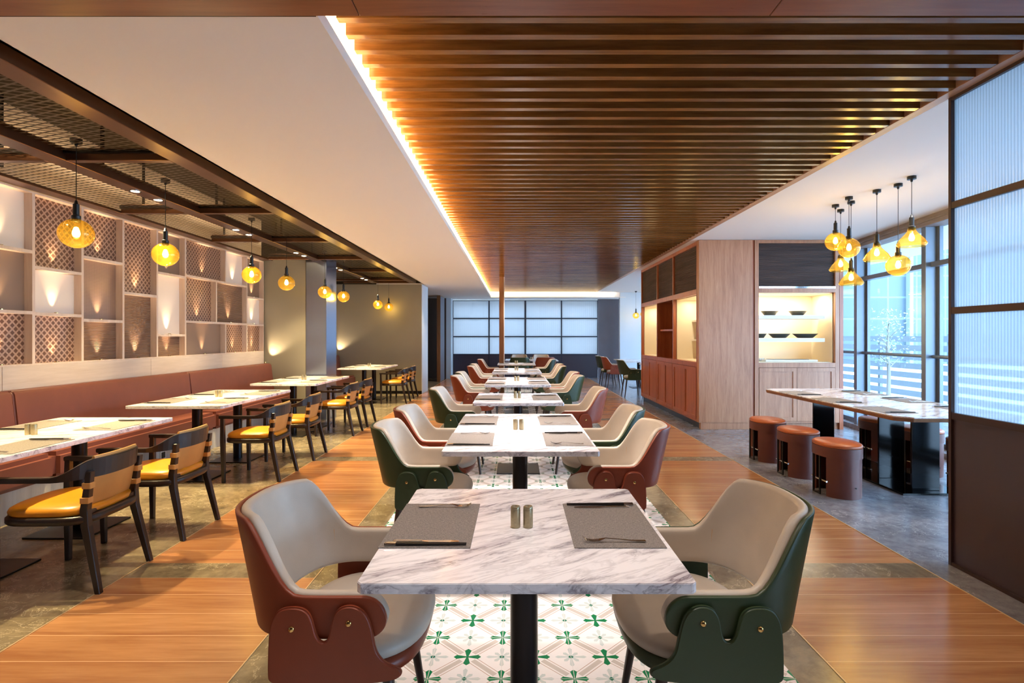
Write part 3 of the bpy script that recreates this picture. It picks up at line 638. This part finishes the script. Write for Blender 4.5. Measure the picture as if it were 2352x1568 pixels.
for dy in (-.0045, .0045):
    q = MB(); q.tube([(-.09, dy, .005), (.125, dy, .004)], [.0045, .0028], 8); b = q.build('chopstick', M['blackstick'], cs)
    q = MB(); q.tube([(-.125, dy, .005), (-.09, dy, .005)], [.0046, .0047], 8); q.build('metal_cap', M['steel'], b)
sh = thing('shaker', 'x', 'shaker'); q = MB(); q.lathe([(.0, 0), (.0155, 0), (.0165, .002), (.0165, .058), (.016, .061), (.0, .061)], 24); q.build('body', M['shaker'], sh, smooth=True)
q = MB(); q.lathe([(.016, .0615), (.0162, .068), (.014, .071), (.006, .0705), (.005, .068), (0, .068)], 24); q.build('cap', M['shaker'], sh, smooth=True)
def setting(x, y, side, tb, seat, detail=True):
    """side -1: diner sits at -x ; +1 diner at +x"""
    place(pm, (x, y, ZT+.0005), random.uniform(-.01, .01), f'grey woven placemat at the {seat} of {tb}', f'placemats on {tb}')
    rz = 0 if side < 0 else PI
    z = ZT+.003
    # diner at left: fork far side, knife and chopsticks near side
    s = -1 if side < 0 else 1
    place(fk, (x-.01*side, y-s*.17, z), rz+random.uniform(-.06, .06), f'silver fork on the placemat at the {seat} of {tb}', f'forks on {tb}')
    place(kn, (x+.005*side, y+s*.168, z), rz+random.uniform(-.02, .02), f'silver table knife on the placemat at the {seat} of {tb}', f'knives on {tb}')
    place(cs, (x+.0*side, y+s*.195, z), rz+random.uniform(-.01, .01), f'black chopsticks with silver caps at the {seat} of {tb}', f'chopsticks on {tb}')
def shakers(x, y, tb):
    place(sh, (x-.021, y, ZT), 0, f'small bronze-toned shaker, left of the pair on {tb}', f'shakers on {tb}')
    place(sh, (x+.021, y, ZT), 0, f'small bronze-toned shaker, right of the pair on {tb}', f'shakers on {tb}')

# ------------------------------------------------------------------ upholstered shell armchairs
def shell_pt(th, hw=.285, back=.232, x0=-.02):
    e = .77; s, c_ = math.sin(abs(th)), math.cos(abs(th))
    return x0-back*abs(s)**e, (hw*abs(c_)**e)*(1 if th >= 0 else -1)
def chair_path():
    pts = []  # (x, y, theta(0..pi), s from end)
    fx = [.19-.07*(1-math.cos(PI/2*k/10)) for k in range(11)]+[.12-.14*k/8 for k in range(1, 9)]
    for x in fx: pts.append((x, .285, 0.0))
    for k in range(1, 41): a = PI*k/41; x, y = shell_pt(a if a <= PI/2 else PI-a); y = abs(y)*(1 if a <= PI/2 else -1); pts.append((x, y, a))
    for x in reversed(fx): pts.append((x, -.285, PI))
    return pts
def sweep_band(off0, off1, zpad, rnd):
    pts = chair_path(); P = [Vector((p[0], p[1], 0)) for p in pts]; n = len(P)
    S = [0]
    for i in range(1, n): S.append(S[-1]+(P[i]-P[i-1]).length)
    tot = S[-1]; loops = []
    # densify near ends
    for i in range(n):
        x, y, a = pts[i]; d = (P[min(i+1, n-1)]-P[max(i-1, 0)]).normalized(); nv = Vector((-d.y, d.x, 0))  # outward
        if nv.dot(Vector((x+.02, y, 0))) < 0: nv = -nv
        e = min(S[i], tot-S[i]); th = a if a <= PI/2 else PI-a
        zt = .645+.2*sm(math.radians(6), math.radians(46), th)+.008*math.sin(th)+zpad; zb = .522-.004*sm(0, math.radians(50), th)-zpad*.4
        r = .066; f = 1.0
        if e < r: f = math.sqrt(max(0, 1-((r-e)/r)**2))*.985+.015
        zm = zb+(zt-zb)*.45; 
        if e < r: zt = zm+(zt-zm)*f; zb = zm+(zb-zm)*f
        loop = []; m = 7; h = zt-zb; rr = min(rnd, h*.45)
        sec = [(off0, zb+rr+(h-2*rr)*k/m) for k in range(m+1)]
        mid = (off0+off1)/2; hw = (off0-off1)/2
        sec += [(mid+hw*math.cos(b), zt-rr+rr*math.sin(b)) for b in [PI*j/6 for j in range(1, 6)]]
        sec += [(off1, zt-rr-(h-2*rr)*k/m) for k in range(m+1)]
        sec += [(mid-hw*math.cos(b), zb+rr-rr*math.sin(b)) for b in [PI*j/6 for j in range(1, 6)]]
        lean = .25*math.sin(th)**1.3
        for o_, z in sec:
            p = Vector((x, y, z))+nv*o_; p.x -= lean*(z-.5); loop.append(p)
        loops.append(loop)
    q = MB(); q.loops(loops); return q
BR = [(-.143, .43), (-.142, .50), (-.139, .55), (-.133, .585), (-.118, .610), (-.098, .621), (-.07, .624), (-.044, .620), (-.027, .608), (-.017, .588), (-.010, .56), (-.003, .538), (.007, .526), (.018, .524), (.027, .532), (.033, .552), (.037, .58), (.046, .606), (.062, .622), (.085, .628), (.108, .625), (.128, .613), (.143, .592), (.152, .565), (.159, .53), (.165, .50), (.18, .475), (.205, .458), (.235, .449), (.24, .43), (.21, .412), (.1, .403), (-.06, .40), (-.12, .404), (-.14, .412)]
def chaikin(P, n=2):
    for _ in range(n): P = [q for i in range(len(P)) for a, b in [(P[i], P[(i+1) % len(P)])] for q in ((a[0]*.75+b[0]*.25, a[1]*.75+b[1]*.25), (a[0]*.25+b[0]*.75, a[1]*.25+b[1]*.75))]
    return P
BR = chaikin(BR)
def armchair(col, nm):
    r = thing('armchair', 'x', 'chair'); sh_ = M[col]
    sweep_band(.006, -.010, 0, .006).build('shell', sh_, r, smooth=True)
    sweep_band(-.011, -.042, .005, .014).build('lining', M['cream'], r, smooth=True)
    for s in (1, -1):
        q = MB(); pp = []
        x, y = shell_pt(math.radians(22)); ang = math.atan2(.285*math.cos(math.radians(22)), 1)
        for k in range(9):
            z = .53+(.655-.53)*k/8; pp.append((x+.006-.25*math.sin(math.radians(22))**1.3*(z-.5), s*(y-.0415), z))
        q.tube(pp, .0013, 6); q.build('seam', M['tan'], r)
    for s in (1, -1):
        q = MB()
        def fy(o_): return lambda p: (p[0], s*o_, p[1])
        q.prism(BR, fy(.293), fy(.309)); b = q.build('side_bracket', sh_, r, bevel=.005, seg=3, smooth=True)
        for bx, bz in ((-.074, .563), (.088, .579)):
            q = MB(); q.lathe([(0, .006), (.006, .0055), (.0085, .003), (.009, 0)], 14); o = q.build('stud', M['brass'], b, smooth=True)
            o.location = (bx, s*.309, bz); o.rotation_euler = (-s*PI/2, 0, 0)
    q = MB(); lp = []
    for sc_, z in ((.80, .39), (.93, .395), (.985, .405), (1.0, .42), (.99, .434), (.95, .442)):
        lp.append([(x, y, z) for x, y in sellipse(.222*sc_, .288*sc_, 48, 3.0, .05, 0)])
    q.loops(lp); q.build('seat_base', sh_, r, smooth=True)
    q = MB(); lp = []
    for sc_, z in ((.93, .438), (.985, .443), (1.0, .455), (.985, .470), (.93, .482), (.80, .489), (.5, .493), (.2, .494)):
        lp.append([(x, y, z) for x, y in sellipse(.226*sc_, .277*sc_, 48, 2.5, .055, 0)])
    q.loops(lp); q.build('seat_cushion', M['cream'], r, smooth=True)
    for sx in (1, -1):
        for sy in (1, -1):
            q = MB(); q.tube([(sx*.15+.01, sy*.165, .40), (sx*.205+.01, sy*.215, 0)], [.02, .0115], 14); q.build('leg', M['leg'], r, smooth=True)
    return r
AR = armchair('red', 'red'); AG = armchair('green', 'green')
TX = .03
names = ['the nearest middle table', 'the second middle table', 'the third middle table', 'the fourth middle table', 'the fifth middle table', 'the sixth middle table']
mid = [(1.395, 2.267, 2), (3.0, 4.48, 4), (5.2, 6.12, 2), (7.13, 8.58, 4), (9.56, 11.06, 4), (12.5, 13.4, 2)]
lcol = [['red'], ['green', 'red'], ['green'], ['red', 'green'], ['red', 'green'], ['red']]
rcol = [['green'], ['red', 'green'], ['red'], ['green', 'red'], ['green', 'red'], ['green']]
CO = {'red': (AR, 'rust red'), 'green': (AG, 'dark green')}
for i, (y0, y1, ns) in enumerate(mid):
    tb = names[i]
    lab = {0: 'veined marble table nearest the camera, set for two on the patterned tiles'}.get(i, f'marble pedestal table, {ords[i]} from the camera in the middle row, set for {"two" if ns == 2 else "four"}')
    table(lab, TX, y0, y1, .888, 'marble tables in the middle row', ns == 4)
    yc = (y0+y1)/2; ys = [yc] if ns == 2 else [yc-.375, yc+.375]
    if i == 0: ys_set = [yc+.01]
    else: ys_set = ys
    for j, y in enumerate(ys_set):
        sn = '' if ns == 2 else ('near ' if j == 0 else 'far ')
        setting(TX-.305, y, -1, tb, sn+'left seat'); setting(TX+.29, y, 1, tb, sn+'right seat')
    shakers(TX-.008, yc-.02, tb)
    for j, y in enumerate(ys):
        sn = '' if ns == 2 else (', near side' if j == 0 else ', far side')
        jit = random.uniform(-.02, .02) if i else 0
        pr_, cn = CO[lcol[i][j]]; place(pr_, (TX-.59+jit, y, 0), jit, f'{cn} shell armchair on the left of {tb}{sn}', 'shell armchairs along the middle tables')
        pr_, cn = CO[rcol[i][j]]; place(pr_, (TX+.59-jit, y, 0), PI-jit, f'{cn} shell armchair on the right of {tb}{sn}', 'shell armchairs along the middle tables')
# far cross-placed table
table('last marble table standing crosswise before the far frosted partition', .45, 14.7, 15.7, 1.46, 'marble tables in the middle row', False)
shakers(.45, 15.2, 'the crosswise far table')
for x, y, rz, cn, lab in ((.12, 14.35, PI/2, 'green', 'dark green armchair with its back to the camera at the crosswise far table'), (.8, 14.4, PI/2, 'red', 'rust red armchair with its back to the camera at the crosswise far table'),
                          (.12, 16.1, -PI/2, 'green', 'armchair facing the camera across the far table, left one'), (.78, 16.1, -PI/2, 'red', 'armchair facing the camera across the far table, right one')):
    place(CO[cn][0], (x, y, 0), rz, lab, 'shell armchairs at the crosswise table')
# far right tables
table('marble table at the far right behind the cabinet, farther of two', 3.4, 14.0, 15.6, 1.1, 'far right tables', False)
table('marble table at the far right behind the cabinet, nearer of two', 3.46, 12.1, 13.1, .9, 'far right tables', False)
for x, y, cn, lab in ((2.62, 15.3, 'green', 'dark green armchair leftmost in the far right group'), (2.66, 14.55, 'red', 'rust red armchair in the middle of the far right group'), (2.72, 12.6, 'green', 'dark green armchair nearest in the far right group, cut by the cabinet'),
                      (4.2, 15.2, 'red', 'rust red armchair behind the far right table, by the pale wall')):
    place(CO[cn][0], (x, y, 0), 0 if x < 4 else PI, lab, 'shell armchairs at the far right')
# ------------------------------------------------------------------ wooden armchairs
def woodchair():
    r = thing('wooden_armchair', 'x', 'chair'); dw = M['darkwood']
    def leg(pts, rs):
        q = MB(); lp = []
        for (x, y, z), (a, b) in zip(pts, rs): lp.append([(x-a, y-b, z), (x+a, y-b, z), (x+a, y+b, z), (x-a, y+b, z)])
        q.loops(lp); return q
    for s in (1, -1):
        leg([(.245, s*.245, 0), (.25, s*.25, .4), (.25, s*.255, .625)], [(.015, .014), (.02, .018), (.017, .015)]).build('leg', dw, r, bevel=.003, seg=1)
        b = leg([(-.27, s*.215, 0), (-.19, s*.195, .36), (-.185, s*.195, .45), (-.215, s*.2, .66)], [(.015, .015), (.022, .018), (.021, .018), (.014, .017)]).build('leg', dw, r, bevel=.003, seg=1)
        for z in (.485, .565):
            q = MB(); dx = -.185-(z+.015-.45)*.14; q.box(dx-.023, dx+.024, s*.1975-.0205, s*.1975+.0205, z, z+.034); q.build('strap', M['tan'], r, bevel=.003, seg=1)
    # arm and top rail swept in a U
    path = []
    for k in range(7): path.append((.275-.29*k/7, .262, 0))
    for k in range(0, 25): a = PI*k/24; e = .8; path.append((-.015-.225*abs(math.sin(a))**e, .262*abs(math.cos(a))**e*(1 if a <= PI/2 else -1), min(a, PI-a)))
    for k in range(1, 8): path.append((-.015+.29*k/7, -.262, 0))
    lp = []; P = [Vector((p[0], p[1], 0)) for p in path]
    for i, (x, y, a) in enumerate(path):
        d = (P[min(i+1, len(P)-1)]-P[max(i-1, 0)]).normalized(); nv = Vector((-d.y, d.x, 0))
        f = sm(math.radians(5), math.radians(55), a); h = .014+.037*f; t_ = .022-.009*f; zc = .628+.043*f
        lp.append([Vector((x, y, zc-h))+nv*t_*.9, Vector((x, y, zc-h))-nv*t_*.9, Vector((x, y, zc+h))-nv*t_, Vector((x, y, zc+h))+nv*t_])
        if f > 0:
            for v in lp[-1]: v.x -= .05*(v.z-.6)*f
    q = MB(); q.loops(lp); q.build('arm_rail', dw, r, bevel=.004, seg=2)
    q = MB(); lp = []
    for sc_, z in ((.97, .375), (1, .385), (1, .41), (.97, .418)): lp.append([(x, y, z) for x, y in sellipse(.25*sc_, .25*sc_, 40, 4, .02, 0)])
    q.loops(lp); q.build('seat_frame', dw, r, smooth=True)
    q = MB(); lp = []
    for sc_, z in ((.93, .414), (.97, .425), (.98, .44), (.95, .455), (.86, .468), (.6, .476), (.25, .478)): lp.append([(x, y, z) for x, y in sellipse(.245*sc_, .245*sc_, 40, 3.6, .03, 0)])
    q.loops(lp); q.build('seat_cushion', M['yellow'], r, smooth=True)
    q = MB(); lp = []
    for k in range(13):
        t_ = k/12; z = .44+.295*t_; bx = -.172-.055*t_; hw = .172+.0*t_; th = .019*math.sqrt(max(.1, 1-(2*t_-1)**6)); ring = []
        for j in range(13): y = -hw+2*hw*j/12; cv = .018*((y/hw)**2); ring.append((bx-th+cv, y, z))
        for j in range(12, -1, -1): y = -hw+2*hw*j/12; cv = .018*((y/hw)**2); ring.append((bx+th*(.6 if j in (0, 12) else 1)+cv, y, z))
        lp.append(ring)
    q.loops(lp); q.build('backrest', M['tan'], r, smooth=True)
    q = MB(); q.box(-.2, -.165, -.18, .18, .418, .442); q.build('back_rail', dw, r, bevel=.003, seg=1)
    return r
WC = woodchair()
lnames = ['the first banquette table', 'the second banquette table', 'the third banquette table', 'the farthest banquette table']
lt = [(2.76, 4.28), (4.98, 6.52), (7.32, 8.82), (10.9, 12.45)]
wch = [(3.12, 3.88), (5.37, 6.24), (7.75, 8.5), (11.4, 12.27)]
for i, (y0, y1) in enumerate(lt):
    tb = lnames[i]; table(f'marble banquette table with two columns, {ords[i]} from the camera', -3.17, y0, y1, .9, 'tables along the banquette', True)
    yc = (y0+y1)/2
    for j, y in enumerate((yc-.375, yc+.375)):
        sn = 'near' if j == 0 else 'far'
        setting(-3.17-.28, y, -1, tb, sn+' bench side'); setting(-3.17+.28, y, 1, tb, sn+' chair side')
    shakers(-3.17, yc, tb)
    for j, y in enumerate(wch[i]):
        place(WC, (-2.535, y, 0), PI+random.uniform(-.05, .05), f'dark wood armchair with yellow leather seat at {tb}, {"near" if j == 0 else "far"} one', 'wooden armchairs along the banquette tables')
# ------------------------------------------------------------------ counter table by the window with stools
ct = thing('counter_table', 'long marble table with clipped corners and black slab legs by the window', 'table', (3.6, 5.485, 0))
def cham(w_, l_, c_): return [(-w_+c_, -l_), (w_-c_, -l_), (w_, -l_+c_), (w_, l_-c_), (w_-c_, l_), (-w_+c_, l_), (-w_, l_-c_), (-w_, -l_+c_)]
q = MB(); q.prism(cham(.525, 1.205, .1), lambda p: (p[0], p[1], .739), lambda p: (p[0], p[1], .75)); q.build('tabletop', M['marble'], ct, bevel=.002, seg=1)
q = MB(); q.prism(cham(.53, 1.21, .1), lambda p: (p[0]*.985, p[1]*.99, .708), lambda p: (p[0], p[1], .739)); q.build('wood_edge', M['postwood'], ct, bevel=.003, seg=1)
q = MB(); q.box(-.2, .355, -.77, 1.05, 0, .018); q.build('base_plate', M['black'], ct, bevel=.002, seg=1)
for y in (-.675, -.24, .91): q = MB(); q.box(-.06, .19, y-.011, y+.011, .018, .708); q.build('slab_leg', M['black'], ct, bevel=.003, seg=1)
tb = 'the window counter table'
for j, y in enumerate((4.72, 5.42, 6.12)):
    sn = ('near', 'middle', 'far')[j]; setting(3.6-.36, y, -1, tb, sn+' aisle side'); setting(3.6+.36, y, 1, tb, sn+' window side')
def stool():
    r = thing('stool', 'x', 'stool'); A, B = .178, .225
    q = MB(); lp = []
    for s, z in ((.9, .425), (.985, .43), (1.0, .44), (.985, .452), (.9, .463), (.6, .470), (.2, .472)): lp.append([(x*s, y*s, z) for x, y in sellipse(A, B, 44, 2.2)])
    q.loops(lp); q.build('seat_pad', M['stooltop'], r, smooth=True)
    q = MB(); q.loops([[(x, y, z) for x, y in sellipse(A, B, 44, 2.2)] for z in (.34, .428)]); q.build('seat_band', M['stoolred'], r, smooth=True)
    # wrapped body: wall following the oval, open towards -x
    outer = []; n_ = 40; a0, a1 = math.radians(-152), math.radians(132)
    for k in range(n_+1): a = a0+(a1-a0)*k/n_; outer.append((A*math.cos(a)*.99, B*math.sin(a)*.99))
    inner = [(x*.86, y*.88) for x, y in reversed(outer)]; ring = outer+inner
    q = MB(); q.loops([[(x, y, z) for x, y in ring] for z in (0, .34)]); q.build('body', M['stoolred'], r, smooth=True)
    q = MB(); q.box(-A, -A+.012, -.045, -.03, 0, .34); q.box(-A, -A+.012, .055, .07, 0, .34); q.box(-A+.001, -A+.011, -.03, .055, .0, .012); q.build('front_frame', M['socket'], r)
    q = MB(); q.tube([(-A+.02, -.12, .13), (-A+.012, 0, .13), (-A+.02, .12, .13)], .008, 8); q.build('footrest', M['chrome'], r, smooth=True)
    q = MB(); q.lathe([(0, 0), (.006, .001), (.006, .004), (0, .005)], 10); o = q.build('rivet', M['socket'], r); o.location = (.03, -.2235, .1); o.rotation_euler = (PI/2, 0, 0)
    return r
ST = stool()
for j, y in enumerate((4.80, 5.46, 6.12)):
    sn = ('nearest', 'middle', 'farthest')[j]
    place(ST, (2.87, y, 0), 0, f'round rust leather stool on the aisle side of the window counter table, {sn} one', 'stools at the window counter table')
for j, y in enumerate((4.86, 5.52, 6.14)):
    sn = ('nearest', 'middle', 'farthest')[j]
    place(ST, (4.15, y, 0), 0, f'rust leather stool on the window side of the counter table, {sn} one', 'stools at the window counter table')

# ------------------------------------------------------------------ lighting
wd = bpy.data.worlds.new('World'); bpy.context.scene.world = wd; wd.use_nodes = True; nt = wd.node_tree; nt.nodes.clear()
wo = nt.nodes.new('ShaderNodeOutputWorld'); bg = nt.nodes.new('ShaderNodeBackground'); bg.inputs[0].default_value = (.50, .72, 1, 1); bg.inputs[1].default_value = 8.0
nt.links.new(bg.outputs[0], wo.inputs[0])
# added fill spots without fixtures, brightening the middle tables
for i, (y0, y1, ns) in enumerate(mid):
    for y in ([(y0+y1)/2] if ns == 2 else [y0+.35, y1-.35]):
        light('SPOT', 'table_fill_spot', (TX, y, ZR-.01 if i else 2.65), 150 if i else 50, (1, .92, .86), None, spot_size=math.radians(62), spot_blend=.7, shadow_soft_size=.05)
for y in (4.75, 6.1): light('SPOT', 'counter_fill_spot', (3.6, y, ZR-.01), 60, (1, .95, .9), None, spot_size=math.radians(58), spot_blend=.8, shadow_soft_size=.05)  # added fill with no fitting, whitens the window table top
for y in (-1.6, .9):
    for x in (-2.6, -.9, 1.0, 2.3): light('SPOT', 'aisle_fill_spot', (x, y, 2.65), 26, (1, .86, .72), None, spot_size=math.radians(110), spot_blend=.8, shadow_soft_size=.08)  # added fill around the camera, out of view, no fittings
for y in (2.6, 5.2, 7.8, 10.4, 13, 15.6):
    for x, s in ((-1.75, ZS), (1.9, ZR-.01)):
        light('SPOT', 'aisle_fill_spot', (x, y, s-.01), 55 if x < 0 else 32, (1, .80, .58), None, spot_size=math.radians(100), spot_blend=.8, shadow_soft_size=.08)  # added aisle fill, no fixtures, lifts the overall brightness

# ------------------------------------------------------------------ camera
cam = bpy.data.cameras.new('camera'); co = bpy.data.objects.new('camera', cam); C.objects.link(co); co.location = (0, 0, 1.39); co.rotation_euler = (PI/2, 0, 0)
cam.sensor_width = 36; cam.lens = 36*1235/2352; cam.shift_x = -7.5/2352; cam.shift_y = -10.5/2352; cam.clip_start = .05; cam.clip_end = 300
S = bpy.context.scene; S.camera = co
S.view_settings.view_transform = 'Standard'; S.view_settings.look = 'None'; S.view_settings.gamma = 1; S.view_settings.use_curve_mapping = False; S.view_settings.exposure = 1.1
